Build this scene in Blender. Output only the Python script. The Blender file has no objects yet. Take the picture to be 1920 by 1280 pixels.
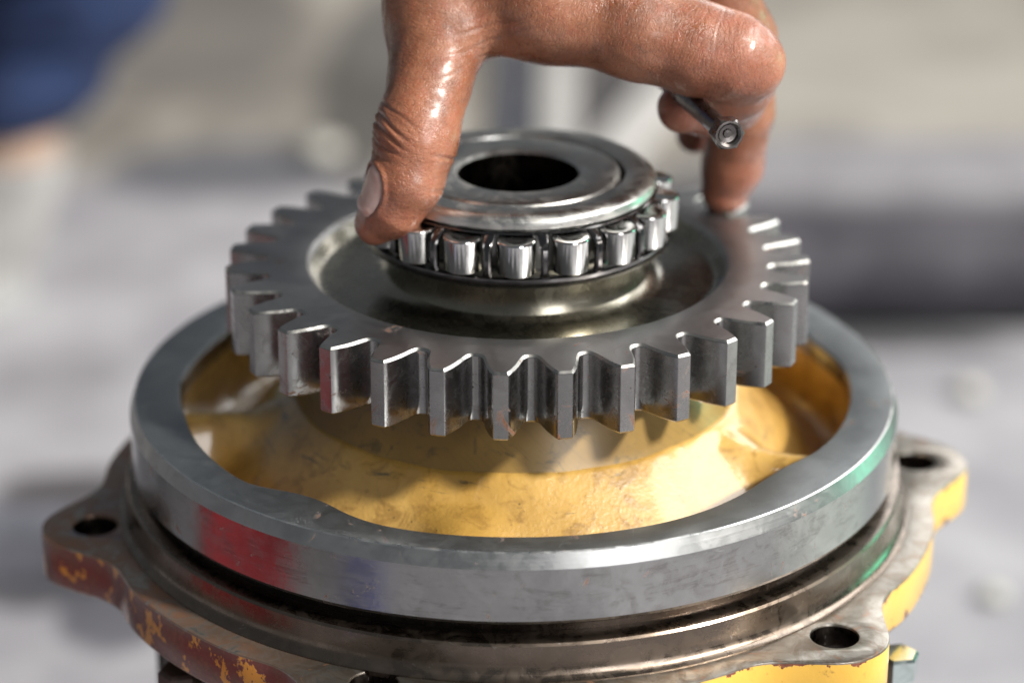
import bpy, bmesh, math, random
import numpy as np
from mathutils import Vector, Matrix, noise as mnoise

# ------------------------------------------------------------------ camera, world, lamps
S = 0.001                                    # everything below is written in millimetres
scene = bpy.context.scene
col = scene.collection
CAM_D, CAM_H, CAM_X, PITCH = 774.85, 338.25, -1.14, math.radians(22.793)
cam = bpy.data.cameras.new('camera')
cam.sensor_width = 36.0
cam.lens = 100.0
cam.clip_start = 0.02
cam.clip_end = 100
cam.dof.use_dof = True
cam.dof.focus_distance = 0.764
cam.dof.aperture_fstop = 5.0
cam.dof.aperture_blades = 0
camo = bpy.data.objects.new('camera', cam)
col.objects.link(camo)
camo.location = (CAM_X * S, -CAM_D * S, CAM_H * S)
camo.rotation_euler = (math.pi / 2 - PITCH, 0, 0)
scene.camera = camo

world = bpy.data.worlds.new('World')
scene.world = world
world.use_nodes = True
wb = world.node_tree.nodes['Background']
wb.inputs[0].default_value = (0.86, 0.93, 1.0, 1)
wb.inputs[1].default_value = 0.135

def lamp(name, kind, loc, target, energy, color, size=None, size_y=None, angle=None):
    l = bpy.data.lights.new(name, kind)
    l.energy = energy
    l.color = color
    if kind == 'AREA':
        l.shape = 'RECTANGLE'
        l.size = size
        l.size_y = size_y or size
    if angle is not None:
        l.angle = angle
    o = bpy.data.objects.new(name, l)
    col.objects.link(o)
    o.location = Vector(loc) * S
    o.rotation_euler = (Vector(target) - Vector(loc)).to_track_quat('-Z', 'Y').to_euler()
    return o

lamp('sun_lamp', 'SUN', (775, -460, 660), (0, 0, 0), 5.4, (1.0, 0.95, 0.88), angle=math.radians(5))
lamp('sky_side_light', 'AREA', (1050, 260, 880), (0, 0, 20), 12, (1.0, 0.99, 0.97), 0.8, 0.8)
lamp('thumb_highlight_lamp', 'AREA', (500, -880, 330), (0, 0, 80), 3.6, (1.0, 0.98, 0.97), 0.36, 0.44)  # added lamp for the wet highlight along the thumb
lamp('back_right_light', 'AREA', (950, 1550, 760), (0, 0, 20), 9, (1.0, 0.97, 0.93), 1.2, 0.7)  # added lamp, brightens the upward steel faces at right
lamp('green_mirror_lamp', 'AREA', (900, 400, -20), (0, 0, 0), 0.9, (0.22, 1.0, 0.62), 0.26, 0.30)  # added lamp in place of an unseen green thing the steel mirrors

scene.view_settings.view_transform = 'Standard'
scene.view_settings.look = 'None'
scene.view_settings.exposure = 0.12
scene.view_settings.gamma = 1.0
scene.view_settings.use_curve_mapping = False
scene.cycles.max_bounces = 6
scene.cycles.use_denoising = True
scene.cycles.use_adaptive_sampling = True
scene.cycles.adaptive_threshold = 0.02
scene.cycles.caustics_reflective = False
scene.cycles.caustics_refractive = False

F_PX = 1920 * 100 / 36
def pt(px, py, Y):
    """real-world point (mm) at distance Y along the ground axis for a place seen in the photograph"""
    u, v = (px - 960) / F_PX, -(py - 640) / F_PX
    d = Vector((u, math.cos(PITCH) + v * math.sin(PITCH), -math.sin(PITCH) + v * math.cos(PITCH)))
    t = (Y + CAM_D) / d.y
    return Vector((CAM_X, -CAM_D, CAM_H)) + d * t
def gpt(px, py, z):
    u, v = (px - 960) / F_PX, -(py - 640) / F_PX
    d = Vector((u, math.cos(PITCH) + v * math.sin(PITCH), -math.sin(PITCH) + v * math.cos(PITCH)))
    t = (z - CAM_H) / d.z
    return Vector((CAM_X, -CAM_D, CAM_H)) + d * t

# ------------------------------------------------------------------ node helpers / materials
class NT:
    def __init__(self, name):
        self.m = bpy.data.materials.new(name)
        self.m.use_nodes = True
        self.t = self.m.node_tree
        self.b = self.t.nodes['Principled BSDF']
        self._pos = None
    def n(self, typ, **kw):
        nd = self.t.nodes.new(typ)
        for k, v in kw.items():
            setattr(nd, k, v)
        return nd
    def l(self, a, b):
        self.t.links.new(a, b)
    def pos(self):                                   # position in millimetres
        if self._pos is None:
            g = self.n('ShaderNodeNewGeometry')
            v = self.n('ShaderNodeVectorMath', operation='SCALE')
            self.l(g.outputs['Position'], v.inputs[0])
            v.inputs['Scale'].default_value = 1000
            self._pos = v.outputs[0]
        return self._pos
    def stretch(self, sx, sy, sz, vec=None):
        v = self.n('ShaderNodeVectorMath', operation='MULTIPLY')
        self.l(vec or self.pos(), v.inputs[0])
        v.inputs[1].default_value = (sx, sy, sz)
        return v.outputs[0]
    def polar(self, cx=0, cy=0):                     # (angle*50, radius, z) in mm round the vertical axis
        s = self.n('ShaderNodeSeparateXYZ'); self.l(self.pos(), s.inputs[0])
        a = self.n('ShaderNodeMath', operation='ARCTAN2'); self.l(s.outputs[1], a.inputs[0]); self.l(s.outputs[0], a.inputs[1])
        am = self.math('MULTIPLY', a.outputs[0], 50)
        x2 = self.math('MULTIPLY', s.outputs[0], s.outputs[0]); y2 = self.math('MULTIPLY', s.outputs[1], s.outputs[1])
        r = self.math('SQRT', self.math('ADD', x2, y2), 0)
        c = self.n('ShaderNodeCombineXYZ')
        self.l(am, c.inputs[0]); self.l(r, c.inputs[1]); self.l(s.outputs[2], c.inputs[2])
        return c.outputs[0], r, s
    def math(self, op, a, b=0.0, c=None, clamp=False):
        m = self.n('ShaderNodeMath', operation=op)
        m.use_clamp = clamp
        for i, v in enumerate((a, b, c)):
            if v is None: continue
            if isinstance(v, (int, float)): m.inputs[i].default_value = v
            else: self.l(v, m.inputs[i])
        return m.outputs[0]
    def noise(self, scale, detail=4, rough=0.55, vec=None, dist=0.0):
        t = self.n('ShaderNodeTexNoise')
        t.inputs['Scale'].default_value = scale
        t.inputs['Detail'].default_value = detail
        t.inputs['Roughness'].default_value = rough
        t.inputs['Distortion'].default_value = dist
        self.l(vec or self.pos(), t.inputs['Vector'])
        return t.outputs['Fac']
    def voro(self, scale, feature='DISTANCE_TO_EDGE', vec=None):
        t = self.n('ShaderNodeTexVoronoi', feature=feature)
        t.inputs['Scale'].default_value = scale
        self.l(vec or self.pos(), t.inputs['Vector'])
        return t.outputs['Distance']
    def ramp(self, fac, lo, hi, a=0.0, b=1.0):
        r = self.n('ShaderNodeMapRange')
        r.interpolation_type = 'SMOOTHSTEP'
        self.l(fac, r.inputs[0])
        for i, v in enumerate((lo, hi, a, b)):
            r.inputs[1 + i].default_value = v
        return r.outputs[0]
    def mix(self, fac, a, b):
        m = self.n('ShaderNodeMix', data_type='RGBA')
        if isinstance(fac, (int, float)): m.inputs[0].default_value = fac
        else: self.l(fac, m.inputs[0])
        for i, v in ((6, a), (7, b)):
            if isinstance(v, tuple): m.inputs[i].default_value = (*v, 1)
            else: self.l(v, m.inputs[i])
        return m.outputs[2]
    def mixf(self, fac, a, b):
        m = self.n('ShaderNodeMix', data_type='FLOAT')
        if isinstance(fac, (int, float)): m.inputs[0].default_value = fac
        else: self.l(fac, m.inputs[0])
        for i, v in ((2, a), (3, b)):
            if isinstance(v, (int, float)): m.inputs[i].default_value = v
            else: self.l(v, m.inputs[i])
        return m.outputs[0]
    def bump(self, h, strength, dist, prev=None):
        b = self.n('ShaderNodeBump')
        b.inputs['Strength'].default_value = strength
        b.inputs['Distance'].default_value = dist * S
        self.l(h, b.inputs['Height'])
        if prev is not None: self.l(prev, b.inputs['Normal'])
        return b.outputs[0]
    def set(self, **kw):
        for k, v in kw.items():
            k = k.replace('_', ' ')
            i = self.b.inputs[k]
            if isinstance(v, (int, float)): i.default_value = v
            elif isinstance(v, tuple): i.default_value = (*v, 1) if len(v) == 3 and i.type == 'RGBA' else v
            else: self.l(v, i)
        return self.m

def steel(name, base=(0.50, 0.50, 0.50), rough=0.28, dirt=0.35, rust=0.0, oil=0.3, brush='none', seed=0.0, patina=0.0, pits=0.0, scratch=0.25, wave=0.25, rvar=0.4):
    m = NT(name)
    off = m.n('ShaderNodeVectorMath', operation='ADD'); m.l(m.pos(), off.inputs[0]); off.inputs[1].default_value = (seed * 37, seed * 11, seed * 53)
    P = off.outputs[0]
    big = m.noise(0.035, 5, 0.6, P, 0.6)
    mid = m.noise(0.16, 6, 0.65, P, 0.8)
    fine = m.noise(1.6, 4, 0.6, P)
    c = m.mix(m.ramp(big, 0.35, 0.68), tuple(v * 0.78 for v in base), tuple(min(1, v * 1.1) for v in base))
    grime = m.ramp(m.math('ADD', m.math('MULTIPLY', big, 0.45), m.math('MULTIPLY', mid, 0.55)), 0.50, 0.66)
    c = m.mix(m.math('MULTIPLY', grime, dirt), c, (0.10, 0.085, 0.07))
    metal = 1.0
    r = m.mixf(m.ramp(mid, 0.38, 0.66), rough * (1 - rvar * 0.6), min(1, rough * (1 + rvar)))
    if patina:                                        # brown heat-tint and dried oil with ragged edges
        pw, _r, _s = m.polar()
        worm = m.noise(1.0, 6, 0.68, m.stretch(0.035, 0.02, 0.13, pw), 0.7)
        line = m.math('MULTIPLY', m.math('MULTIPLY', m.ramp(worm, 0.47, 0.50), m.ramp(worm, 0.50, 0.53, 1, 0)), m.ramp(mid, 0.42, 0.6))
        c = m.mix(m.math('MULTIPLY', line, patina), c, (0.07, 0.055, 0.05))
    if rust:
        rn = m.noise(0.09, 8, 0.7, P, 1.2)
        rk = m.math('MULTIPLY', m.ramp(rn, 0.62 - 0.22 * rust, 0.72 - 0.16 * rust), 0.92)
        c = m.mix(rk, c, m.mix(m.ramp(fine, 0.35, 0.7), (0.16, 0.055, 0.022), (0.30, 0.12, 0.045)))
        metal = m.mixf(rk, 1.0, 0.25)
        r = m.mixf(rk, r, 0.6)
    if pits:
        v = m.voro(0.30, 'F1', P)
        sp = m.math('MULTIPLY', m.ramp(v, 0.05, 0.11, 1, 0), m.ramp(mid, 0.47, 0.56))
        c = m.mix(m.math('MULTIPLY', sp, pits), c, (0.035, 0.028, 0.022))
    h = m.noise(3.0, 3, 0.6, P)
    nrm = m.bump(h, 0.12, 0.05)
    if brush in ('turn', 'vert', 'mill'):
        pv, rr, _ = m.polar()
        if brush == 'turn':
            bv = m.stretch(0.01, 3.2, 3.2, pv)
        elif brush == 'mill':
            bv = m.stretch(0.05, 0.05, 7.0, pv)
        else:
            bv = m.stretch(2.6, 2.6, 0.05, pv)
        bn = m.noise(1.0, 3, 0.7, bv)
        nrm = m.bump(bn, 0.22, 0.06, nrm)
        r = m.math('ADD', r, m.math('MULTIPLY', m.math('SUBTRACT', bn, 0.5), 0.22))
    # scratches
    sv = m.n('ShaderNodeVectorRotate'); sv.rotation_type = 'Z_AXIS'; m.l(P, sv.inputs['Vector']); sv.inputs['Angle'].default_value = 0.9 + seed
    s1 = m.noise(1.0, 2, 0.5, m.stretch(0.05, 2.4, 0.6, sv.outputs[0]), 0.3)
    sc = m.math('MULTIPLY', m.ramp(s1, 0.69, 0.73), m.ramp(mid, 0.45, 0.6))
    c = m.mix(m.math('MULTIPLY', sc, scratch), c, (0.75, 0.75, 0.76))
    if wave: nrm = m.bump(m.noise(0.45, 3, 0.5, P), 0.10, wave, nrm)
    return m.set(Base_Color=c, Metallic=metal, Roughness=r, Normal=nrm, Coat_Weight=oil, Coat_Roughness=0.08, Coat_IOR=1.45)

M = {}
M['gear_top'] = steel('gear_ground_steel', (0.36, 0.36, 0.365), 0.40, 0.05, 0.05, 0.05, 'turn', 1.0, pits=0.2, scratch=0.1, wave=0, rvar=0.08)
M['tooth'] = steel('gear_tooth_steel', (0.33, 0.325, 0.32), 0.23, 0.30, 0.12, 0.25, 'mill', 2.0, pits=0.8)
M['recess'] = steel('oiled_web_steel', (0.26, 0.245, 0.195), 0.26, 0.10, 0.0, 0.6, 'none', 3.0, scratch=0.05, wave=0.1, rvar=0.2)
M['race'] = steel('bearing_race_steel', (0.62, 0.615, 0.59), 0.38, 0.10, 0.0, 0.35, 'turn', 4.0, scratch=0.1)
M['roller'] = steel('roller_steel', (0.62, 0.62, 0.61), 0.14, 0.15, 0.0, 0.6, 'none', 5.0)
M['cage'] = steel('dark_cage_steel', (0.13, 0.125, 0.125), 0.18, 0.45, 0.0, 1.0, 'none', 6.0)
M['rim_top'] = steel('rim_face_steel', (0.37, 0.395, 0.41), 0.44, 0.05, 0.03, 0.04, 'turn', 7.0, wave=0, rvar=0.08)
M['rim_wall'] = steel('rim_wall_steel', (0.40, 0.40, 0.395), 0.17, 0.30, 0.07, 0.3, 'mill', 8.0, patina=0.28)
M['rim_edge'] = steel('rim_highlight_edge', (0.66, 0.67, 0.67), 0.34, 0.1, 0.0, 0.0, 'none', 15.0)  # lighter colour paints the highlight line along the rim's edge
M['rim_bevel'] = steel('rim_bevel_steel', (0.42, 0.43, 0.43), 0.38, 0.15, 0.05, 0.1, 'mill', 14.0, wave=0, rvar=0.15)
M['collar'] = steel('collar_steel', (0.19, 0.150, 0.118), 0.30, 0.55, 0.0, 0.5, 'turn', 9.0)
M['groove'] = steel('black_groove_steel', (0.045, 0.036, 0.030), 0.3, 0.5, 0.0, 0.5, 'none', 10.0)  # near-black colour for the groove, bolt holes and hub bore
M['bolt'] = steel('worn_bolt_steel', (0.17, 0.155, 0.15), 0.34, 0.5, 0.08, 0.35, 'none', 11.0)
M['chrome'] = steel('plated_bolt_steel', (0.62, 0.72, 0.70), 0.14, 0.25, 0.0, 0.7, 'none', 12.0)

def flange_face():
    m = NT('flange_face_rust_steel')
    s = m.n('ShaderNodeSeparateXYZ'); m.l(m.pos(), s.inputs[0])
    wob = m.noise(0.03, 5, 0.6, dist=0.8)
    mid = m.noise(0.13, 7, 0.68, dist=1.4)
    fine = m.noise(0.9, 5, 0.65)
    left = m.ramp(m.math('ADD', s.outputs[0], m.math('MULTIPLY', m.math('SUBTRACT', wob, 0.5), 150)), -128, -20, 0.7, 0)
    steelc = m.mix(m.ramp(mid, 0.36, 0.64), (0.38, 0.355, 0.315), (0.23, 0.195, 0.155))
    rustc = m.mix(m.ramp(mid, 0.35, 0.7), (0.17, 0.065, 0.030), (0.34, 0.135, 0.058))
    rk = m.math('MAXIMUM', m.math('MULTIPLY', left, m.ramp(mid, 0.32, 0.52)), m.math('MULTIPLY', m.ramp(mid, 0.58, 0.68), 0.6))
    c = m.mix(rk, steelc, rustc)
    nrm = m.bump(fine, 0.25, 0.15, m.bump(mid, 0.25, 0.5))
    return m.set(Base_Color=c, Metallic=m.mixf(rk, 0.95, 0.25), Roughness=m.mixf(rk, 0.33, 0.34), Normal=nrm, Coat_Weight=0.35, Coat_Roughness=0.15)
M['flange_face'] = flange_face()

def flange_edge():
    m = NT('flange_edge_chipped_paint')
    s = m.n('ShaderNodeSeparateXYZ'); m.l(m.pos(), s.inputs[0])
    big = m.noise(0.028, 4, 0.6, dist=0.6)
    chip = m.noise(0.15, 8, 0.66, m.stretch(1, 1, 0.7), 0.15)
    fine = m.noise(0.8, 5, 0.6)
    # paint survives well on the right-hand side of the casting, in flakes on the left
    keep = m.ramp(m.math('ADD', s.outputs[0], m.math('MULTIPLY', m.math('SUBTRACT', big, 0.5), 60)), -20, 35)
    edge = m.math('MAXIMUM', m.ramp(s.outputs[2], -38.5, -36.2), m.ramp(s.outputs[2], -49.0, -46.0, 1, 0))
    thr = m.math('ADD', m.mixf(keep, 0.562, 0.33), m.math('MULTIPLY', m.math('MULTIPLY', edge, keep), 0.14))
    paint = m.ramp(m.math('SUBTRACT', chip, thr), -0.004, 0.012)
    rust = m.mix(m.ramp(fine, 0.3, 0.7), (0.10, 0.030, 0.020), (0.20, 0.062, 0.028))
    rust = m.mix(m.ramp(chip, 0.44, 0.5), rust, (0.15, 0.030, 0.022))
    py = m.mix(m.ramp(big, 0.3, 0.7), (0.62, 0.36, 0.055), (0.74, 0.45, 0.075))
    py = m.mix(m.math('MULTIPLY', m.math('SUBTRACT', 1.0, keep), 0.8), py, (0.66, 0.23, 0.02))
    py = m.mix(m.math('MULTIPLY', m.ramp(m.noise(0.25, 6, 0.7), 0.58, 0.72), 0.6), py, (0.20, 0.11, 0.03))
    c = m.mix(paint, rust, py)
    nrm = m.bump(paint, 0.6, 0.35, m.bump(fine, 0.35, 0.25))
    return m.set(Base_Color=c, Metallic=0.0, Roughness=m.mixf(paint, 0.42, 0.36), Normal=nrm, Coat_Weight=0.6, Coat_Roughness=0.18)
M['flange_edge'] = flange_edge()

def yellow_cast():
    m = NT('oily_yellow_cast_paint')
    s = m.n('ShaderNodeSeparateXYZ'); m.l(m.pos(), s.inputs[0])
    big = m.noise(0.03, 5, 0.6, dist=0.7)
    mid = m.noise(0.14, 6, 0.65, dist=0.8)
    fine = m.noise(0.85, 4, 0.55)
    c = m.mix(m.ramp(big, 0.33, 0.68), (0.43, 0.250, 0.054), (0.60, 0.375, 0.104))
    c = m.mix(m.math('MULTIPLY', m.ramp(mid, 0.50, 0.68), 0.7), c, (0.25, 0.135, 0.03))
    pv, rr, _ = m.polar()
    streak = m.noise(1.0, 8, 0.78, m.stretch(0.06, 0.22, 0.35, pv), 0.5)
    zone = m.math('MULTIPLY', m.ramp(rr, 65, 69), m.ramp(rr, 72, 84, 1, 0))
    c = m.mix(m.math('MULTIPLY', m.math('MULTIPLY', m.ramp(streak, 0.585, 0.64), zone), 0.8), c, (0.05, 0.055, 0.035))
    sp = m.math('MULTIPLY', m.ramp(m.voro(0.35, 'F1'), 0.08, 0.14, 1, 0), m.ramp(mid, 0.5, 0.58))
    c = m.mix(m.math('MULTIPLY', sp, 0.6), c, (0.05, 0.045, 0.025))
    nrm = m.bump(fine, 0.40, 0.40, m.bump(mid, 0.25, 0.8))
    return m.set(Base_Color=c, Roughness=0.38, Normal=nrm, Coat_Weight=1.0, Coat_Roughness=0.10, Specular_IOR_Level=0.6)
M['yellow'] = yellow_cast()

def seat_mat():
    m = NT('worn_seat_shaded_yellow')
    pv, rr, s = m.polar()
    hatch = m.n('ShaderNodeVectorRotate'); hatch.rotation_type = 'Y_AXIS'; m.l(pv, hatch.inputs['Vector']); hatch.inputs['Angle'].default_value = 0.7
    hn = m.noise(1.0, 3, 0.7, m.stretch(2.2, 0.2, 0.08, hatch.outputs[0]))
    mid = m.noise(0.12, 7, 0.7, dist=1.2)
    c = m.mix(m.ramp(m.noise(0.03, 5), 0.33, 0.68), (0.22, 0.135, 0.035), (0.32, 0.205, 0.06))  # seat yellow darkened to paint in the shade under the gear
    c = m.mix(m.math('MULTIPLY', m.ramp(hn, 0.52, 0.62), 0.35), c, (0.16, 0.11, 0.04))
    c = m.mix(m.math('MULTIPLY', m.ramp(mid, 0.54, 0.66), 0.6), c, (0.06, 0.055, 0.03))
    return m.set(Base_Color=c, Roughness=0.35, Metallic=0.1, Normal=m.bump(hn, 0.15, 0.1), Coat_Weight=0.35, Coat_Roughness=0.2)
M['seat'] = seat_mat()

def skin():
    m = NT('oily_skin')
    P = m.pos()
    big = m.noise(0.06, 5, 0.6)
    mid = m.noise(0.25, 5, 0.6)
    c = m.mix(m.ramp(big, 0.36, 0.64), (0.19, 0.070, 0.033), (0.33, 0.135, 0.070))
    c = m.mix(m.math('MULTIPLY', m.ramp(mid, 0.45, 0.72), 0.5), c, (0.30, 0.085, 0.042))
    grime = m.math('MULTIPLY', m.ramp(m.noise(0.11, 8, 0.75, dist=1.0), 0.55, 0.70), 0.55)
    c = m.mix(grime, c, (0.10, 0.045, 0.028))
    at = m.n('ShaderNodeAttribute'); at.attribute_name = 'crease'
    c = m.mix(m.math('MULTIPLY', at.outputs['Fac'], 0.8), c, (0.09, 0.028, 0.018))
    at2 = m.n('ShaderNodeAttribute'); at2.attribute_name = 'tip'
    c = m.mix(m.math('MULTIPLY', at2.outputs['Fac'], 0.5), c, (0.55, 0.19, 0.12))
    warp = m.n('ShaderNodeTexNoise'); warp.inputs['Scale'].default_value = 0.25; m.l(P, warp.inputs['Vector'])
    wv = m.n('ShaderNodeVectorMath', operation='MULTIPLY_ADD'); m.l(warp.outputs['Color'], wv.inputs[0]); wv.inputs[1].default_value = (4, 4, 4); m.l(P, wv.inputs[2])
    rot = m.n('ShaderNodeVectorRotate'); rot.rotation_type = 'Y_AXIS'; m.l(wv.outputs[0], rot.inputs['Vector']); rot.inputs['Angle'].default_value = -0.45
    cells = m.ramp(m.voro(1.0, 'DISTANCE_TO_EDGE', m.stretch(0.95, 0.75, 0.36, rot.outputs[0])), 0.0, 0.09)
    cells2 = m.ramp(m.voro(1.7), 0.0, 0.12)
    nrm = m.bump(cells, 0.36, 0.2)
    sx = m.n('ShaderNodeSeparateXYZ'); m.l(P, sx.inputs[0])
    lv = m.noise(1.0, 3, 0.6, m.stretch(1.9, 0.9, 0.22, rot.outputs[0]))
    lh = m.noise(1.0, 3, 0.6, m.stretch(0.22, 0.9, 1.9, wv.outputs[0]))
    ln = m.mixf(m.ramp(sx.outputs[0], -32, -6), lh, lv)
    nrm = m.bump(m.ramp(ln, 0.34, 0.62), 0.45, 0.25, nrm)
    c = m.mix(m.math('MULTIPLY', m.ramp(ln, 0.30, 0.42, 1, 0), 0.45), c, (0.13, 0.042, 0.022))
    nrm = m.bump(cells2, 0.16, 0.14, nrm)
    nrm = m.bump(m.noise(0.5, 4, 0.6), 0.30, 0.5, nrm)
    wet = m.ramp(m.noise(0.10, 8, 0.7, dist=0.6), 0.42, 0.58)
    c_rough = m.mixf(wet, 0.50, 0.26)
    m.b.inputs['Subsurface Radius'].default_value = (1.0, 0.35, 0.2)
    return m.set(Base_Color=c, Roughness=c_rough, Normal=nrm, Subsurface_Weight=0.22, Subsurface_Scale=0.0035,
                 Coat_Weight=m.mixf(wet, 0.15, 0.95), Coat_Roughness=m.mixf(wet, 0.38, 0.25), Specular_IOR_Level=0.55)
M['skin'] = skin()
m = NT('fingernail'); M['nail'] = m.set(Base_Color=m.mix(m.ramp(m.noise(0.2, 3), 0.3, 0.7), (0.62, 0.36, 0.30), (0.76, 0.52, 0.46)), Roughness=0.28, Coat_Weight=0.6, Coat_Roughness=0.1, Subsurface_Weight=0.1, Subsurface_Scale=0.002,
    Normal=m.bump(m.noise(1.2, 3), 0.1, 0.1))

def plain(name, a, b, rough=0.6, scale=0.05, bump=0.3, metallic=0.0):
    m = NT(name)
    n = m.noise(scale, 6, 0.65, dist=0.5)
    c = m.mix(m.ramp(n, 0.32, 0.68), a, b)
    return m.set(Base_Color=c, Roughness=rough, Metallic=metallic, Normal=m.bump(m.noise(scale * 8, 4), bump, 0.5))
M['denim'] = plain('blue_work_cloth', (0.007, 0.016, 0.055), (0.020, 0.042, 0.125), 0.8, 0.03)
M['boot'] = plain('grey_boot_leather', (0.27, 0.265, 0.265), (0.38, 0.375, 0.37), 0.5, 0.02)
M['sole'] = plain('pale_boot_sole', (0.30, 0.31, 0.31), (0.40, 0.41, 0.41), 0.5, 0.03)
M['ankle'] = plain('ankle_skin', (0.32, 0.22, 0.17), (0.42, 0.30, 0.23), 0.5, 0.04)
M['beam'] = plain('grey_violet_channel_steel', (0.030, 0.028, 0.036), (0.075, 0.070, 0.085), 0.42, 0.02, metallic=0.2)
M['bar'] = plain('dark_flat_bar', (0.10, 0.105, 0.13), (0.20, 0.205, 0.24), 0.4, 0.02, metallic=0.3)
M['plank'] = plain('weathered_plank', (0.36, 0.355, 0.35), (0.46, 0.455, 0.45), 0.7, 0.02)
M['timber'] = plain('weathered_timber', (0.20, 0.195, 0.215), (0.29, 0.285, 0.305), 0.7, 0.02)
M['mat'] = plain('dark_rubber_mat', (0.06, 0.058, 0.06), (0.10, 0.098, 0.10), 0.7, 0.03)
M['stone'] = plain('pale_stone', (0.42, 0.41, 0.37), (0.50, 0.49, 0.45), 0.5, 0.06)
M['chip'] = plain('yellow_paint_chip', (0.55, 0.50, 0.18), (0.66, 0.60, 0.25), 0.5, 0.1)
M['red'] = plain('red_plastic', (0.17, 0.014, 0.019), (0.22, 0.019, 0.025), 0.4, 0.02)
M['blue'] = plain('blue_plastic', (0.04, 0.055, 0.30), (0.06, 0.075, 0.36), 0.4, 0.02)
M['drum'] = plain('dark_ribbed_casting', (0.030, 0.022, 0.018), (0.075, 0.045, 0.035), 0.45, 0.08, metallic=0.3)

def ground_mat():
    m = NT('workshop_yard_concrete')
    P = m.pos()
    s = m.n('ShaderNodeSeparateXYZ'); m.l(P, s.inputs[0])
    big = m.noise(0.0035, 5, 0.6, dist=0.6)
    mid = m.noise(0.012, 6, 0.62, dist=0.4)
    fine = m.noise(0.12, 5, 0.6)
    c = m.mix(m.ramp(mid, 0.36, 0.66), (0.25, 0.245, 0.27), (0.37, 0.365, 0.39))
    # beyond the slab: bare sandy soil
    wob = m.math('ADD', s.outputs[1], m.math('MULTIPLY', m.math('SUBTRACT', mid, 0.5), 160))
    soil = m.mix(m.ramp(m.noise(0.007, 6, 0.65, dist=0.6), 0.38, 0.62), (0.13, 0.12, 0.108), (0.30, 0.28, 0.25))
    c = m.mix(m.ramp(wob, SOIL_Y - 50, SOIL_Y + 50), c, soil)
    c = m.mix(m.math('MULTIPLY', m.ramp(fine, 0.58, 0.72), 0.35), c, (0.16, 0.155, 0.16))
    # darker and paler patches in the ground colour
    def ground_tone(x, y, rx, ry, colr, k):
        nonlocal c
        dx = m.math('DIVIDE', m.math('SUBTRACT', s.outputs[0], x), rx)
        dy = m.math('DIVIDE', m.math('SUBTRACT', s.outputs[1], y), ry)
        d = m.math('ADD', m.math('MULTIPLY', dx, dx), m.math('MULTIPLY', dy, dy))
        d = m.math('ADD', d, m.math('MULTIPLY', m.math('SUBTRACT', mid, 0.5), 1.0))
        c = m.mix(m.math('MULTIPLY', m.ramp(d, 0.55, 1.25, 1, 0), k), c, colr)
    for (px, py, wx, wy, colr, k) in GROUND_TONES:
        g = gpt(px, py, GZ)
        sc = F_PX / ((g.y + CAM_D) * math.cos(PITCH) + (CAM_H - GZ) * math.sin(PITCH))
        ground_tone(g.x, g.y, wx / sc, wy / (sc * 0.36), colr, k)
    ground_tone(-620, 420, 250, 380, (0.07, 0.07, 0.08), 0.9)  # unseen ground darkened: painted shade for the rim wall to mirror
    ground_tone(-800, -250, 420, 420, (0.10, 0.095, 0.10), 0.75)  # more painted shade, farther forward on the left
    ground_tone(-250, -1100, 420, 260, (0.14, 0.135, 0.14), 0.6)  # painted shade on the ground in front of the hub
    ground_tone(1050, 120, 520, 380, (0.56, 0.57, 0.56), 0.8)  # sunlit ground painted as a pale patch, mirrored in the rim's right
    nrm = m.bump(fine, 0.3, 1.0, m.bump(mid, 0.3, 3.0))
    return m.set(Base_Color=c, Roughness=0.75, Normal=nrm)
GZ = -340.0
SOIL_Y = gpt(1500, 345, GZ).y
GROUND_TONES = [(1720, 130, 360, 200, (0.34, 0.325, 0.295), 0.7), (1560, 250, 90, 45, (0.20, 0.19, 0.175), 0.7), (1800, 90, 120, 40, (0.22, 0.21, 0.19), 0.6), (230, 500, 150, 30, (0.22, 0.215, 0.235), 0.5), (120, 700, 130, 40, (0.20, 0.195, 0.21), 0.6), (430, 320, 250, 62, (0.085, 0.088, 0.105), 0.9), (690, 150, 95, 210, (0.07, 0.066, 0.062), 0.95), (380, 60, 230, 160, (0.12, 0.112, 0.105), 0.8), (800, 60, 160, 120, (0.12, 0.115, 0.11), 0.7), (1050, 260, 170, 130, (0.13, 0.13, 0.135), 0.7), (480, 200, 60, 60, (0.16, 0.15, 0.14), 0.5),
          (130, 925, 150, 40, (0.06, 0.055, 0.06), 0.95), (230, 1150, 120, 60, (0.06, 0.06, 0.075), 0.85), (60, 1100, 120, 35, (0.05, 0.05, 0.06), 0.9), (1140, 190, 105, 115, (0.055, 0.053, 0.056), 0.95), (1650, 640, 260, 22, (0.05, 0.05, 0.055), 0.8),  # the long thin strip paints the shade along the pipe's foot
          (1250, 330, 150, 60, (0.17, 0.165, 0.17), 0.5), (1510, 300, 120, 50, (0.20, 0.19, 0.18), 0.4)]

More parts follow.
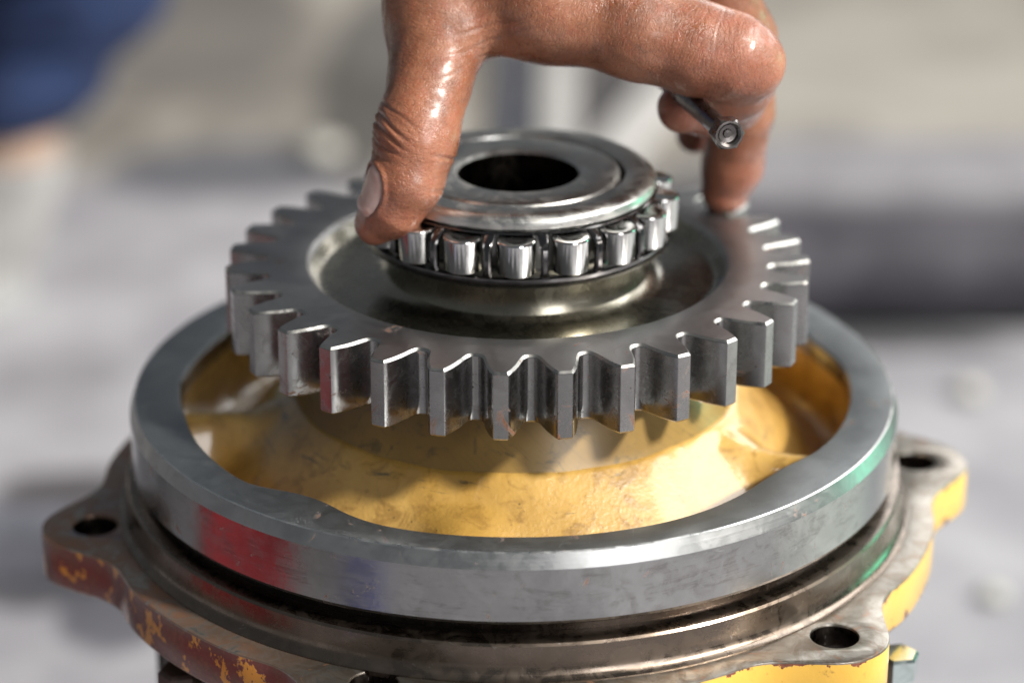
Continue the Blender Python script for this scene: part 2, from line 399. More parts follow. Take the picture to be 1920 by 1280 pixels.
# ------------------------------------------------------------------ mesh helpers
def tag(o, label=None, cat=None, group=None, kind=None):
    if label: o['label'] = label
    if cat: o['category'] = cat
    if group: o['group'] = group
    if kind: o['kind'] = kind
    return o
def empty(name, loc, label, cat, group=None):
    o = bpy.data.objects.new(name, None)
    o.empty_display_size = 0.02
    col.objects.link(o)
    o.location = Vector(loc) * S
    return tag(o, label, cat, group)
def mesh(name, verts, faces, mats, parent=None, base=None, smooth=35, fmat=None):
    b = Vector(base if base is not None else ((parent.location / S) if parent is not None else (0, 0, 0)))
    me = bpy.data.meshes.new(name)
    v = np.asarray(verts, dtype=np.float64).reshape(-1, 3)
    v = (v - np.array(b)) * S
    me.from_pydata(v.tolist(), [], faces)
    if not isinstance(mats, (list, tuple)): mats = [mats]
    for mm in mats: me.materials.append(mm)
    if fmat is not None:
        me.polygons.foreach_set('material_index', fmat)
    me.update()
    if smooth:
        me.polygons.foreach_set('use_smooth', [True] * len(me.polygons))
        me.set_sharp_from_angle(angle=math.radians(smooth))
    o = bpy.data.objects.new(name, me)
    col.objects.link(o)
    if parent is not None:
        o.parent = parent
    else:
        o.location = b * S
    return o
def sub(o, parent):                       # a child whose mesh was written in the parent's own space
    o.parent = parent
    return o
def lathe(profile, n=160, a0=0.0, matidx=None, closed=True):
    V, Fc, fm = [], [], []
    k = len(profile)
    for i in range(n):
        a = a0 + 2 * math.pi * i / n
        ca, sa = math.cos(a), math.sin(a)
        for (r, z) in profile:
            V.append((r * ca, r * sa, z))
    for i in range(n):
        j = (i + 1) % n
        for p in range(k if closed else k - 1):
            q = (p + 1) % k
            Fc.append((i * k + p, j * k + p, j * k + q, i * k + q))
            fm.append(matidx[p] if matidx else 0)
    return V, Fc, fm
def box(cx, cy, cz, sx, sy, sz, bevel=0.0, rot=None):
    bm = bmesh.new()
    bmesh.ops.create_cube(bm, size=1.0)
    for v in bm.verts: v.co = Vector((v.co.x * sx, v.co.y * sy, v.co.z * sz))
    if bevel: bmesh.ops.bevel(bm, geom=bm.edges[:], offset=bevel, segments=2, profile=0.7, affect='EDGES')
    R = rot or Matrix.Identity(3)
    bm.verts.index_update()
    V = [R @ v.co + Vector((cx, cy, cz)) for v in bm.verts]
    Fc = [[v.index for v in f.verts] for f in bm.faces]
    bm.free()
    return V, Fc
def merge(parts):
    V, Fc = [], []
    for v, f in parts:
        o = len(V)
        V += [tuple(p) for p in v]
        Fc += [tuple(i + o for i in q) for q in f]
    return V, Fc
def tube(pts, radii, n=16, cap=True):
    pts = [Vector(p) for p in pts]
    V, Fc = [], []
    for i, p in enumerate(pts):
        t = (pts[min(i + 1, len(pts) - 1)] - pts[max(i - 1, 0)]).normalized()
        a = t.cross(Vector((0, 0, 1)) if abs(t.z) < 0.9 else Vector((0, 1, 0))).normalized()
        b = t.cross(a)
        for j in range(n):
            an = 2 * math.pi * j / n
            V.append(p + (a * math.cos(an) + b * math.sin(an)) * radii[i])
    for i in range(len(pts) - 1):
        for j in range(n):
            k = (j + 1) % n
            Fc.append((i * n + j, i * n + k, (i + 1) * n + k, (i + 1) * n + j))
    if cap:
        Fc.append(tuple(range(n - 1, -1, -1)))
        Fc.append(tuple(range((len(pts) - 1) * n, len(pts) * n)))
    return V, Fc

# ------------------------------------------------------------------ setting: the ground
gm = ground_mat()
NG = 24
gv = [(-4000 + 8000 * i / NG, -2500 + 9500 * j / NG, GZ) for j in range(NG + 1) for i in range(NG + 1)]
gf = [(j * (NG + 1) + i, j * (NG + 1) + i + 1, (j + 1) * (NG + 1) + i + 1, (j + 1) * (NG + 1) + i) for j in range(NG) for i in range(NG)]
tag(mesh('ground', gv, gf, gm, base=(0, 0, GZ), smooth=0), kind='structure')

# ------------------------------------------------------------------ the flanged hub housing
HB = (-0.6, 0, GZ)
hub = empty('hub_housing', HB, 'large flanged wheel hub casting with steel rim and oily yellow inside, under the gear', 'hub')
RIN = [(-180, 98.5), (-173.9, 98.1), (-164.8, 97.8), (-155, 99.0), (-148.9, 99.6), (-140, 100.6), (-136, 100.6), (-131, 97.4), (-127, 95.4), (-122, 95.8), (-116, 99.4), (-110.4, 101.4), (-103.5, 101.9),
       (-97.8, 102), (-90.6, 102), (-79.5, 102.2), (-66.6, 101.5), (-58.5, 100.2), (-50, 97.8), (-44, 95.8), (-38, 95.2), (-31, 97.6), (-23.1, 98.6), (-6, 99.2), (7.8, 99.4), (18, 96.8), (30, 98), (50, 100), (70, 101),
       (90, 100), (110, 97), (130, 100), (145, 99), (158, 96.5), (170, 97.3), (180, 98.5)]
ra = np.array([a for a, _ in RIN]); rr_ = np.array([r for _, r in RIN])
def rin(deg):
    d = (deg + 180) % 360 - 180
    # smooth sampling
    return float(sum(np.interp((d + o + 180) % 360 - 180, ra, rr_) * w for o, w in ((-2, .25), (0, .5), (2, .25))))
N = 288
V, Fc, fm = [], [], []
prof_out = [(111.6, 0.0), (112.0, -0.3), (113.3, -3.9), (113.5, -4.5), (113.5, -19.6), (113.0, -20.6), (111.4, -21.7), (107.0, -22.2)]
K = 4 + len(prof_out)
for i in range(N):
    d = 360 * i / N - 180
    a = math.radians(d); ca, sa = math.cos(a), math.sin(a)
    r0 = rin(d)
    wv = 0.10 * math.sin(5 * a) + 0.06 * math.sin(17 * a)
    P = [(r0 + 1.2, -22.2), (r0 + 0.05, -1.0), (r0 + 0.5, -0.25), (r0 + 1.3, 0.0)] + prof_out
    for (r, z) in P:
        V.append((HB[0] + r * ca, HB[1] + r * sa, z))
for i in range(N):
    j = (i + 1) % N
    for p in range(K):
        q = (p + 1) % K
        Fc.append((i * K + p, j * K + p, j * K + q, i * K + q))
        fm.append(3 if p == 4 else 0 if p in (2, 3) else (2 if p in (5, 6) else 1))
tag(mesh('rim', V, Fc, [M['rim_top'], M['rim_wall'], M['rim_bevel'], M['rim_edge']], hub, smooth=18, fmat=fm), 'bright machined steel rim with a bevelled edge')

# groove wall and stepped collar under the rim
def hl(name, prof, mat, n=200, closed=True, smooth=30, label=None):
    v, f, _ = lathe(prof, n, closed=closed)
    v = [(x + HB[0], y + HB[1], z) for x, y, z in v]
    o = mesh(name, v, f, mat, hub, smooth=smooth)
    if label: o['label'] = label
    return o
hl('groove', [(105.5, -21.8), (108.8, -22.3), (108.6, -27.5), (105.5, -27.5)], M['groove'], label='black groove below the rim')
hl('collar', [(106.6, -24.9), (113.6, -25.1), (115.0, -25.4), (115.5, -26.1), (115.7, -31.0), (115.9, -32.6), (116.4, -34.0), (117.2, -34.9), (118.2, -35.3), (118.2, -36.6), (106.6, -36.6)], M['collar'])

# lobed flange with bolt holes
LOBES = [(-168.8, 125.5), (-107.5, 123.2), (-46.4, 126.6), (9.2, 125.0), (72, 125.5), (131, 125.5)]
FT, FZ = 14.0, -35.6
def flange_outline(n=420):
    pts = []
    for i in range(n):
        d = 360 * i / n - 180
        r = 126.2 + 0.8 * math.sin(math.radians(3 * d + 20))
        for (la, lr) in LOBES:
            dd = (d - la + 180) % 360 - 180
            w = math.exp(-abs(dd / 7.6) ** 2.5)
            dip = math.exp(-((abs(dd) - 13.5) / 4.0) ** 2)
            r = r + (141.2 - r) * w - 1.1 * dip * (1 - w)
        pts.append((r * math.cos(math.radians(d)), r * math.sin(math.radians(d))))
    return pts
cu = bpy.data.curves.new('flange_curve', 'CURVE')
cu.dimensions = '2D'; cu.fill_mode = 'BOTH'
def addspl(pts):
    sp = cu.splines.new('POLY'); sp.points.add(len(pts) - 1); sp.use_cyclic_u = True
    for p, (x, y) in zip(sp.points, pts): p.co = (x * S, y * S, 0, 1)
addspl(flange_outline())
for (la, lr) in LOBES:
    cx, cy = lr * math.cos(math.radians(la)), lr * math.sin(math.radians(la))
    addspl([(cx + 6.6 * math.cos(2 * math.pi * k / 40), cy - 6.6 * math.sin(2 * math.pi * k / 40)) for k in range(40)])
addspl([(112 * math.cos(2 * math.pi * k / 120), -112 * math.sin(2 * math.pi * k / 120)) for k in range(120)])
cu.extrude = (FT / 2 - 0.7) * S
cu.bevel_depth = 0.7 * S
cu.bevel_resolution = 1
cu.offset = -0.7 * S
tmp = bpy.data.objects.new('tmp', cu); col.objects.link(tmp)
dg = bpy.context.evaluated_depsgraph_get()
fme = bpy.data.meshes.new_from_object(tmp.evaluated_get(dg), depsgraph=dg)
bpy.data.objects.remove(tmp); bpy.data.curves.remove(cu)
fme.name = 'flange'
fme.materials.clear()
for mm in (M['flange_face'], M['flange_edge'], M['groove']): fme.materials.append(mm)
bm = bmesh.new(); bm.from_mesh(fme)
bmesh.ops.remove_doubles(bm, verts=bm.verts, dist=1e-6)
for f in bm.faces:
    c = f.calc_center_median()
    if abs(f.normal.z) > 0.35: f.material_index = 0
    else:
        near = min(math.hypot(c.x / S - lr * math.cos(math.radians(la)), c.y / S - lr * math.sin(math.radians(la))) for la, lr in LOBES)
        f.material_index = 2 if near < 7.6 else 1
    f.smooth = True
bm.to_mesh(fme); bm.free()
fme.set_sharp_from_angle(angle=math.radians(32))
fl = bpy.data.objects.new('flange', fme); col.objects.link(fl); fl.parent = hub
fl.location = (0, 0, (FZ - FT / 2 - GZ) * S)
tag(fl, 'lobed flange with bolt holes, rusty red at left and yellow paint at right')

# yellow casting inside: five broad spokes, pockets between, wall up to the rim
SPK = [-172, -100, -28, 44, 116]
def spoke(d):
    m = min(abs((d - s + 180) % 360 - 180) for s in SPK)
    return m
NT_, NR = 360, 44
V, Fc = [], []
for i in range(NT_):
    d = 360 * i / NT_ - 180
    a = math.radians(d)
    r1 = rin(d) + 0.35
    for j in range(NR + 1):
        if j <= NR - 10:
            u = j / (NR - 10)
            r = 64.0 + (r1 - 5.0 - 64.0) * u
            arc = math.radians(spoke(d)) * r                        # mm away from the spoke's centre line
            # cone of the hub
            zc = 0.6 - 0.98 * max(0, r - 66)
            zc = -30 + math.log1p(math.exp((zc + 30) / 3.0)) * 3.0 if zc < -12 else zc
            wide = abs((d + 100 + 180) % 360 - 180) < 36
            hw = (13 if wide else 7) + 0.20 * max(0, 80 - r) + 0.30 * max(0, r - 90)
            k = 1 / (1 + math.exp((arc - hw) / (3.4 if wide else 1.7)))
            zs = (-5.0 - 0.30 * max(0, r - 70) - 0.010 * arc * arc) if wide else (-1.0 - 4.0 * min(1, max(0, (r - 66) / 12)) + 0.10 * max(0, r - 84) - 0.02 * arc * arc)
            zs = min(zs, 0.5)
            z = zc + (max(zs, zc) - zc) * k
            z += 0.5 * mnoise.noise(Vector((r * math.cos(a) * 0.09, r * math.sin(a) * 0.09, 0.3)))
            rr2 = r
            zl = z
        else:
            u = (j - (NR - 10)) / 10.0
            # fillet then wall
            z0 = zl
            if u <= 0.5:
                t = u / 0.5 * math.pi / 2
                h = min(5.0, (-0.9 - z0) * 0.55)
                rr2 = r1 - 5.0 + 5.0 * math.sin(t); z = z0 + h * (1 - math.cos(t))
                ztop = z
            else:
                rr2 = r1; z = ztop + (-0.7 - ztop) * (u - 0.5) / 0.5
        V.append((HB[0] + rr2 * math.cos(a), HB[1] + rr2 * math.sin(a), z))
for i in range(NT_):
    j = (i + 1) % NT_
    for p in range(NR):
        Fc.append((i * (NR + 1) + p, i * (NR + 1) + p + 1, j * (NR + 1) + p + 1, j * (NR + 1) + p))
# turn faces so that normals look up / inwards
Fc = [f[::-1] for f in Fc]
tag(mesh('casting', V, Fc, M['yellow'], hub, smooth=60), 'oily yellow painted casting with broad spokes and deep pockets')
hl('gear_seat', [(52, 17.5), (60.0, 17.5), (61.2, 16.6), (64.3, 3.0), (65.4, 0.8), (66.2, -1.2), (52, -1.2)], M['seat'], label='worn machined seat under the gear')

# ribbed drum below the flange, down to the ground
V, Fc = [], []
nr = 180
levels = [(-49.2, 0), (-55, 0), (-62, 1), (-150, 1), (-160, 0), (GZ + 0.5, 0)]
for z, rib in levels:
    for i in range(nr):
        a = 2 * math.pi * i / nr
        r = 108 + (1.6 if (i % 4) < 2 else -0.6) * rib - (3 if z < -155 else 0)
        V.append((HB[0] + r * math.cos(a), HB[1] + r * math.sin(a), z))
for p in range(len(levels) - 1):
    for i in range(nr):
        j = (i + 1) % nr
        Fc.append((p * nr + i, (p + 1) * nr + i, (p + 1) * nr + j, p * nr + j))
Fc.append(tuple(range((len(levels)) * nr - 1, (len(levels) - 1) * nr - 1, -1)))
tag(mesh('drum', V, Fc, M['drum'], hub, smooth=25), 'dark ribbed lower drum')
def hexbolt(cx, cy, z, r, h, sh, mat, parent, name='bolt'):
    V, Fc = [], []
    prof = [(0.86, 0), (1, -0.12), (1, -1)]
    for (k, t) in prof:
        for i in range(6):
            a = math.pi / 3 * i + 0.2
            V.append((cx + r * k * math.cos(a), cy + r * k * math.sin(a), z + t * h))
    Fc.append(tuple(range(6)))
    for p in range(2):
        for i in range(6):
            j = (i + 1) % 6
            Fc.append((p * 6 + i, (p + 1) * 6 + i, (p + 1) * 6 + j, p * 6 + j))
    Fc.append(tuple(range(17, 11, -1)))
    tv, tf = tube([(cx, cy, z - h), (cx, cy, z - h - sh)], [r * 0.55] * 2, 16)
    v2, f2 = merge([(V, Fc), (tv, tf)])
    return mesh(name, v2, f2, mat, parent, smooth=30)
for (px, py, z, mat) in ((1684, 1222, -53, M['chrome']), (336, 1252, -56, M['drum'])):
    g = gpt(px, py, z)
    tag(hexbolt(g.x, g.y, z, 6.2, 7, 26, mat, hub), 'bolt hanging below the flange')

# ------------------------------------------------------------------ the spur gear
GC = (0.6, -0.3)
NT31 = 31
PITCHA = 2 * math.pi / NT31
PH = math.radians(-93.2)
ZT, ZB = 39.4, 19.6
gear = empty('spur_gear', (GC[0], GC[1], ZB), 'oily grey steel spur gear with thick teeth, lifted in the hand', 'gear')
SEG = 8
RJ = 69.0
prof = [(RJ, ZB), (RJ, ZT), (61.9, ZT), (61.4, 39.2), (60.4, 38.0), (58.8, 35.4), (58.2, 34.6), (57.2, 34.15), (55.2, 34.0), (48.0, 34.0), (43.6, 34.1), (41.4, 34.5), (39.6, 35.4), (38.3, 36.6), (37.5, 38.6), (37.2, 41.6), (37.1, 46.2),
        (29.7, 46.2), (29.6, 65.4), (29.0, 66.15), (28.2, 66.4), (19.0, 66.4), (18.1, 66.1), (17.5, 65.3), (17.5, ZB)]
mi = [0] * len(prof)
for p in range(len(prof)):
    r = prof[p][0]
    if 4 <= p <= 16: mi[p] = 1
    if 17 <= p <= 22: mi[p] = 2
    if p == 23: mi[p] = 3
# subdivide the flat outer ring so it matches the teeth
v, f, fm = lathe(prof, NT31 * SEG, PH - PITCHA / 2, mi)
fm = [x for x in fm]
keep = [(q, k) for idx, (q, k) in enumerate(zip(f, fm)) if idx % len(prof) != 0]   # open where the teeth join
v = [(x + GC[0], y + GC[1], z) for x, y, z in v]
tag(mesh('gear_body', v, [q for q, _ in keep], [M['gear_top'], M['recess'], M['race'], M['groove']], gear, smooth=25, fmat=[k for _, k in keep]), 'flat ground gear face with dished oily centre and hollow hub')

def tooth_mesh():
    half = PITCHA / 2
    flank = [(73.08, 5.15), (73.35, 4.75), (73.9, 4.40), (74.8, 4.08), (76.0, 3.80), (77.4, 3.52), (79.0, 3.18), (80.6, 2.79), (82.2, 2.35), (83.6, 1.92), (84.7, 1.52)]
    right = [(73.0, math.degrees(half)), (73.0, 5.5)] + flank
    P = [(r, -math.radians(a)) for r, a in right] + [(85.0, -math.radians(1.34)), (85.05, 0.0), (85.0, math.radians(1.34))] + [(r, math.radians(a)) for r, a in reversed(right)]
    xy = [Vector((r * math.cos(a), r * math.sin(a))) for r, a in P]
    n = len(xy)
    def inset(dist):
        out = []
        for i, p in enumerate(xy):
            if i in (0, n - 1):                            # stay on the pitch border
                rr = p.length - dist
                out.append(p.normalized() * rr); continue
            d1 = (xy[i] - xy[i - 1]).normalized(); d2 = (xy[i + 1] - xy[i]).normalized()
            n1 = Vector((-d1.y, d1.x)); n2 = Vector((-d2.y, d2.x))
            nn = (n1 + n2).normalized()
            out.append(p + nn * dist / max(0.5, nn.dot(n1)))
        return out
    ch = 0.66
    ins = inset(ch)
    inb = inset(0.5)
    V, Fc, fm = [], [], []
    rows = [(ins, ZT), (inset(0.12), ZT - ch * 0.93), (xy, ZT - ch * 1.12), (xy, ZB + 0.6), (inb, ZB)]
    for row, z in rows:
        V += [(p.x, p.y, z) for p in row]
    for k in range(len(rows) - 1):
        for i in range(n - 1):
            Fc.append((k * n + i, (k + 1) * n + i, (k + 1) * n + i + 1, k * n + i + 1))
            fm.append(2 if k == 0 else 1)
    arc0 = len(V)
    arc = [(RJ * math.cos(-half + PITCHA * i / SEG), RJ * math.sin(-half + PITCHA * i / SEG)) for i in range(SEG + 1)]
    V += [(x, y, ZT) for x, y in arc]
    arc1 = len(V)
    V += [(x, y, ZB) for x, y in arc]
    Fc.append(tuple(range(0, n)) + tuple(range(arc0 + SEG, arc0 - 1, -1))); fm.append(0)
    Fc.append(tuple(range(5 * n - 1, 4 * n - 1, -1)) + tuple(range(arc1, arc1 + SEG + 1))); fm.append(0)
    return V, Fc, fm
M['chamfer'] = steel('tooth_chamfer_steel', (0.42, 0.42, 0.40), 0.34, 0.25, 0.12, 0.4, 'none', 13.0)
tv, tf, tfm = tooth_mesh()
tv = [(x, y, z - ZB) for x, y, z in tv]
t0 = mesh('tooth', tv, tf, [M['gear_top'], M['tooth'], M['chamfer']], gear, base=(0, 0, 0), smooth=24, fmat=tfm)
t0.rotation_euler = (0, 0, PH)
for k in range(1, NT31):
    t = t0.copy(); col.objects.link(t); t.parent = gear
    t.rotation_euler = (0, 0, PH + k * PITCHA)

# ------------------------------------------------------------------ the tapered roller bearing on the hub
BB = (GC[0], GC[1], 46.3)
bearing = empty('roller_bearing', BB, 'oily tapered roller bearing pressed on the gear hub under the thumb', 'bearing')
def bl(name, prof, mat, n=140, smooth=30):
    v, f, _ = lathe(prof, n)
    return mesh(name, [(x + GC[0], y + GC[1], z) for x, y, z in v], f, mat, bearing, smooth=smooth)
bl('inner_ring', [(30.6, 46.4), (35.6, 46.4), (36.0, 48.8), (34.8, 49.4), (35.9, 60.6), (35.6, 61.6), (38.2, 62.0), (39.3, 62.2), (39.7, 62.7), (39.8, 64.6), (39.5, 65.2), (38.6, 66.0), (37.9, 66.4), (37.3, 66.5),
                  (32.0, 66.5), (31.2, 66.2), (30.8, 65.4), (30.6, 62.0)], M['race'])
# cage: lower ring, upper ring, bars between the rollers
NROL = 17
RA0 = math.radians(-90.8)
parts = []
v, f, _ = lathe([(38.6, 46.7), (43.0, 46.6), (44.0, 47.0), (44.4, 47.8), (44.2, 49.6), (43.4, 49.9), (43.0, 48.8), (42.4, 48.3), (38.6, 48.2)], 136)
parts.append((v, f))
v, f, _ = lathe([(38.6, 61.0), (39.6, 61.0), (40.0, 61.3), (39.6, 61.7), (38.6, 61.6)], 136)
parts.append((v, f))
for k in range(NROL):
    a = RA0 + (k + 0.5) * 2 * math.pi / NROL
    ca, sa = math.cos(a), math.sin(a)
    sec = []
    for (z, w, ri, ro) in ((48.6, 1.7, 42.6, 43.7), (50.4, 1.3, 42.6, 44.1), (51.4, 1.05, 42.6, 44.3), (57.4, 1.05, 42.4, 44.3), (58.6, 1.3, 41.8, 43.6), (60.0, 1.4, 40.8, 42.2), (61.2, 1.6, 38.8, 40.2)):
        ring = []
        for (rr, tt) in ((ri, -w), (ro - 0.5, -w), (ro, -w + 0.5), (ro, w - 0.5), (ro - 0.5, w), (ri, w)):
            ring.append((rr * ca - tt * sa, rr * sa + tt * ca, z))
        sec.append(ring)
    V = [p for r in sec for p in r]; Fc = []
    for i in range(len(sec) - 1):
        for j in range(6):
            q = (j + 1) % 6
            Fc.append((i * 6 + j, i * 6 + q, (i + 1) * 6 + q, (i + 1) * 6 + j))
    parts.append((V, Fc))
v, f = merge(parts)
mesh('cage', [(x + GC[0], y + GC[1], z) for x, y, z in v], f, M['cage'], bearing, smooth=35)
rp = [(0, -5.0), (4.0, -5.0), (5.1, -4.85), (5.4, -4.5), (5.55, 4.6), (5.4, 4.95), (5.1, 5.1), (3.6, 5.12), (2.9, 4.95), (0, 4.95)]
v, f, _ = lathe(rp, 40, closed=False)
r0 = mesh('roller', v, f, M['roller'], bearing, base=(0, 0, 0), smooth=16)
for k in range(NROL):
    o = r0 if k == 0 else r0.copy()
    if k: col.objects.link(o); o.parent = bearing
    a = RA0 + k * 2 * math.pi / NROL
    o.location = (40.9 * math.cos(a) * S, 40.9 * math.sin(a) * S, (55.6 - BB[2]) * S)
    o.rotation_euler = (Matrix.Rotation(a, 3, 'Z') @ Matrix.Rotation(math.radians(2.5), 3, 'Y')).to_euler()

# ------------------------------------------------------------------ the hand (one continuous skin, grown from a distance field)
def rc(P, a, b, ra, rb):                                     # rounded cone
    a = np.array(a, np.float32); b = np.array(b, np.float32)
    ba = b - a
    l2 = float(ba @ ba)
    h = np.clip(((P - a) @ ba) / l2, 0, 1)
    d = np.linalg.norm(P - a - h[:, None] * ba, axis=1)
    return d - (ra + (rb - ra) * h)
def smin(a, b, k):
    h = np.clip(0.5 + 0.5 * (b - a) / k, 0, 1)
    return b + (a - b) * h - k * h * (1 - h)
def chain(P, pts, k=3.0):
    d = None
    for (p, r), (q, s) in zip(pts[:-1], pts[1:]):
        e = rc(P, p, q, r, s)
        d = e if d is None else smin(d, e, k)
    return d
T = dict(
    thumb=[(pt(818, 30, -4), 13.2), (pt(806, 150, -17), 11.4), (pt(787, 232, -25), 11.1), (pt(781, 262, -27), 11.1), (pt(762, 335, -30), 10.0), (pt(734, 388, -30), 8.6), (pt(703, 420, -29), 5.9)],
    index=[(pt(1030, 5, -6), 14.6), (pt(1190, 55, -12), 14.2), (pt(1310, 92, -15), 12.7), (pt(1372, 106, -16), 12.0), (pt(1396, 116, -15), 10.4), (pt(1380, 150, -6), 10.6), (pt(1372, 182, 6), 9.6), (pt(1330, 197, 5), 8.6), (pt(1278, 203, -1), 7.2)],
    middle=[(pt(1040, -60, 14), 13.0), (pt(1200, -60, 18), 11.5), (pt(1335, -40, 20), 10.8), (pt(1392, 70, 26), 9.6), (pt(1390, 205, 33), 9.4), (pt(1374, 310, 39), 8.8), (pt(1360, 358, 40), 7.2)],
    ring=[(pt(1010, -90, 34), 12.0), (pt(1180, -90, 40), 11.0), (pt(1300, -50, 46), 10.0), (pt(1330, 60, 52), 8.6), (pt(1318, 180, 55), 7.6), (pt(1304, 252, 56), 5.9)],
    little=[(pt(970, -110, 50), 11.0), (pt(1120, -90, 58), 9.0), (pt(1210, -40, 66), 8.2), (pt(1220, 30, 70), 7.4), (pt(1212, 75, 70), 6.0)])
W = pt(850, -600, 30); W2 = pt(800, -590, 8)
PALM = [((pt(1030, 5, -6), 14.5), (W2, 17)), ((pt(1040, -60, 14), 14), (W, 18)), ((pt(1010, -90, 34), 13), (W, 18)), ((pt(970, -110, 50), 12), (W, 17)),
        ((pt(818, 30, -4), 13.0), (pt(800, -230, 4), 15)), ((pt(800, -230, 4), 15), (W2, 18)), ((W, 22), (pt(780, -1000, 60), 27)), ((W2, 20), (pt(750, -1000, 40), 27)),
        ((pt(835, 40, -6), 10.0), (pt(1010, 20, -6), 11.0)), ((pt(840, -90, 0), 11.0), (pt(1000, -90, 2), 13.0))]
def hand_sdf(P):
    palm = None
    for (a, ra_), (b, rb_) in PALM:
        e = rc(P, a, b, ra_, rb_)
        palm = e if palm is None else smin(palm, e, 9.0)
    out = None
    for nm, k in (('thumb', 8.0), ('index', 8.0), ('middle', 6.0), ('ring', 6.0), ('little', 6.0)):
        d = smin(chain(P, T[nm]), palm, k)
        out = d if out is None else smin(out, d, 0.7)
    return out
def surface_nets(fn, lo, hi, h):
    lo = np.array(lo, np.float32); n = np.ceil((np.array(hi) - lo) / h).astype(int) + 1
    c = 4
    nc = n // c + 2
    g = np.stack(np.meshgrid(*[np.arange(k) for k in nc], indexing='ij'), -1).reshape(-1, 3)
    dc = fn((lo + (g * c + c / 2) * h).astype(np.float32))
    near = (np.abs(dc) < h * c * 1.2 + 0.3).reshape(nc)
    full = np.where(dc.reshape(nc) > 0, 5.0, -5.0).astype(np.float32)
    D = np.repeat(np.repeat(np.repeat(full, c, 0), c, 1), c, 2)
    m = np.repeat(np.repeat(np.repeat(near, c, 0), c, 1), c, 2)
    idx = np.argwhere(m)
    vals = np.empty(len(idx), np.float32)
    for s in range(0, len(idx), 400000):
        vals[s:s + 400000] = fn((lo + idx[s:s + 400000] * h).astype(np.float32))
    D[m] = vals
    sg = D < 0
    sh = np.array(D.shape) - 1
    cnt = np.zeros(sh, np.int8)
    for dx in (0, 1):
        for dy in (0, 1):
            for dz in (0, 1):
                cnt += sg[dx:dx + sh[0], dy:dy + sh[1], dz:dz + sh[2]]
    act = (cnt > 0) & (cnt < 8)
    cells = np.argwhere(act)
    vid = -np.ones(sh, np.int64); vid[act] = np.arange(len(cells))
    acc = np.zeros((len(cells), 3)); w = np.zeros(len(cells))
    corners = [(a, b, d) for a in (0, 1) for b in (0, 1) for d in (0, 1)]
    for p in corners:
        for ax in range(3):
            if p[ax]: continue
            q = list(p); q[ax] = 1
            d0 = D[cells[:, 0] + p[0], cells[:, 1] + p[1], cells[:, 2] + p[2]]
            d1 = D[cells[:, 0] + q[0], cells[:, 1] + q[1], cells[:, 2] + q[2]]
            x = (d0 < 0) != (d1 < 0)
            t = np.where(x, d0 / np.where(x, d0 - d1, 1), 0)
            pos = np.array(p, float) + t[:, None] * (np.array(q) - np.array(p))
            acc[x] += pos[x]; w[x] += 1
    Vv = lo + (cells + acc / w[:, None]) * h
    quads = []
    for ax in range(3):
        a1, a2 = (ax + 1) % 3, (ax + 2) % 3
        s0 = [slice(None)] * 3; s1 = [slice(None)] * 3
        s0[ax] = slice(0, -1); s1[ax] = slice(1, None)
        ch = sg[tuple(s0)] != sg[tuple(s1)]
        e = np.argwhere(ch)
        ok = (e[:, a1] > 0) & (e[:, a2] > 0) & (e[:, a1] < sh[a1]) & (e[:, a2] < sh[a2])
        e = e[ok]
        def cell(o1, o2):
            q = e.copy(); q[:, a1] += o1; q[:, a2] += o2
            return vid[q[:, 0], q[:, 1], q[:, 2]]
        Q = np.stack([cell(-1, -1), cell(0, -1), cell(0, 0), cell(-1, 0)], 1)
        inside = sg[e[:, 0], e[:, 1], e[:, 2]]
        Q[~inside] = Q[~inside][:, ::-1]
        quads.append(Q)
    return Vv, np.concatenate(quads)
allp = np.array([p for c in T.values() for p, _ in c])
lo = allp.min(0) - 18; hi = allp.max(0) + 18
hi[2] = pt(900, -500, 0).z; lo[0] -= 12; hi[1] += 8
ZCUT = hi[2] - 3
HVf, HF = surface_nets(lambda P: np.maximum(hand_sdf(P), P[:, 2] - np.float32(ZCUT)), lo, hi, 0.5)
good = (HF >= 0).all(1); HF = HF[good]
# smooth normals
def vnormals(V, Fq):
    n = np.cross(V[Fq[:, 2]] - V[Fq[:, 0]], V[Fq[:, 3]] - V[Fq[:, 1]])
    o = np.zeros_like(V)
    for k in range(4): np.add.at(o, Fq[:, k], n)
    return o / np.maximum(np.linalg.norm(o, axis=1), 1e-9)[:, None]
HN = vnormals(HVf, HF)
crease = np.zeros(len(HVf)); disp = np.zeros(len(HVf))
def unit(v): return np.array(v) / np.linalg.norm(v)
rng = np.random.RandomState(4)
def wobble(a, seed, f=0.25):
    return np.sin(a * f + seed) * 0.6 + np.sin(a * f * 2.3 + seed * 1.7) * 0.35
def add_creases(c0, c1, dors, lines, spread, radius_lim):
    """grooves across a knuckle: c0->c1 is the finger axis, dors the side where they lie"""
    global disp, crease
    c0 = np.array(c0); ax = unit(np.array(c1) - c0); d = np.array(dors); d = unit(d - ax * (d @ ax)); w = np.cross(ax, d)
    rel = HVf - c0
    s = rel @ ax; b = rel @ w; e = rel @ d
    rad = np.hypot(b, e)
    ang = np.arctan2(b, e)
    near = (rad < radius_lim)
    for (s0, depth, width, bow, seed) in lines:
        mask = np.exp(-(ang / spread) ** 4) * near
        ss = s - s0 - bow * (b / 10.0) ** 2 - wobble(b, seed) * 0.5
        g = np.exp(-(ss / width) ** 2) * mask
        ridge = np.exp(-((np.abs(ss) - 2.1 * width) / (1.2 * width)) ** 2) * mask
        disp += -depth * g + 0.35 * depth * ridge
        crease = np.maximum(crease, g * min(1, depth * 1.6))
tip = np.array(T['thumb'][-1][0]); ip = np.array(T['thumb'][3][0]); pr = np.array(T['thumb'][1][0])
tdors = (-0.90, -0.42, 0.10)
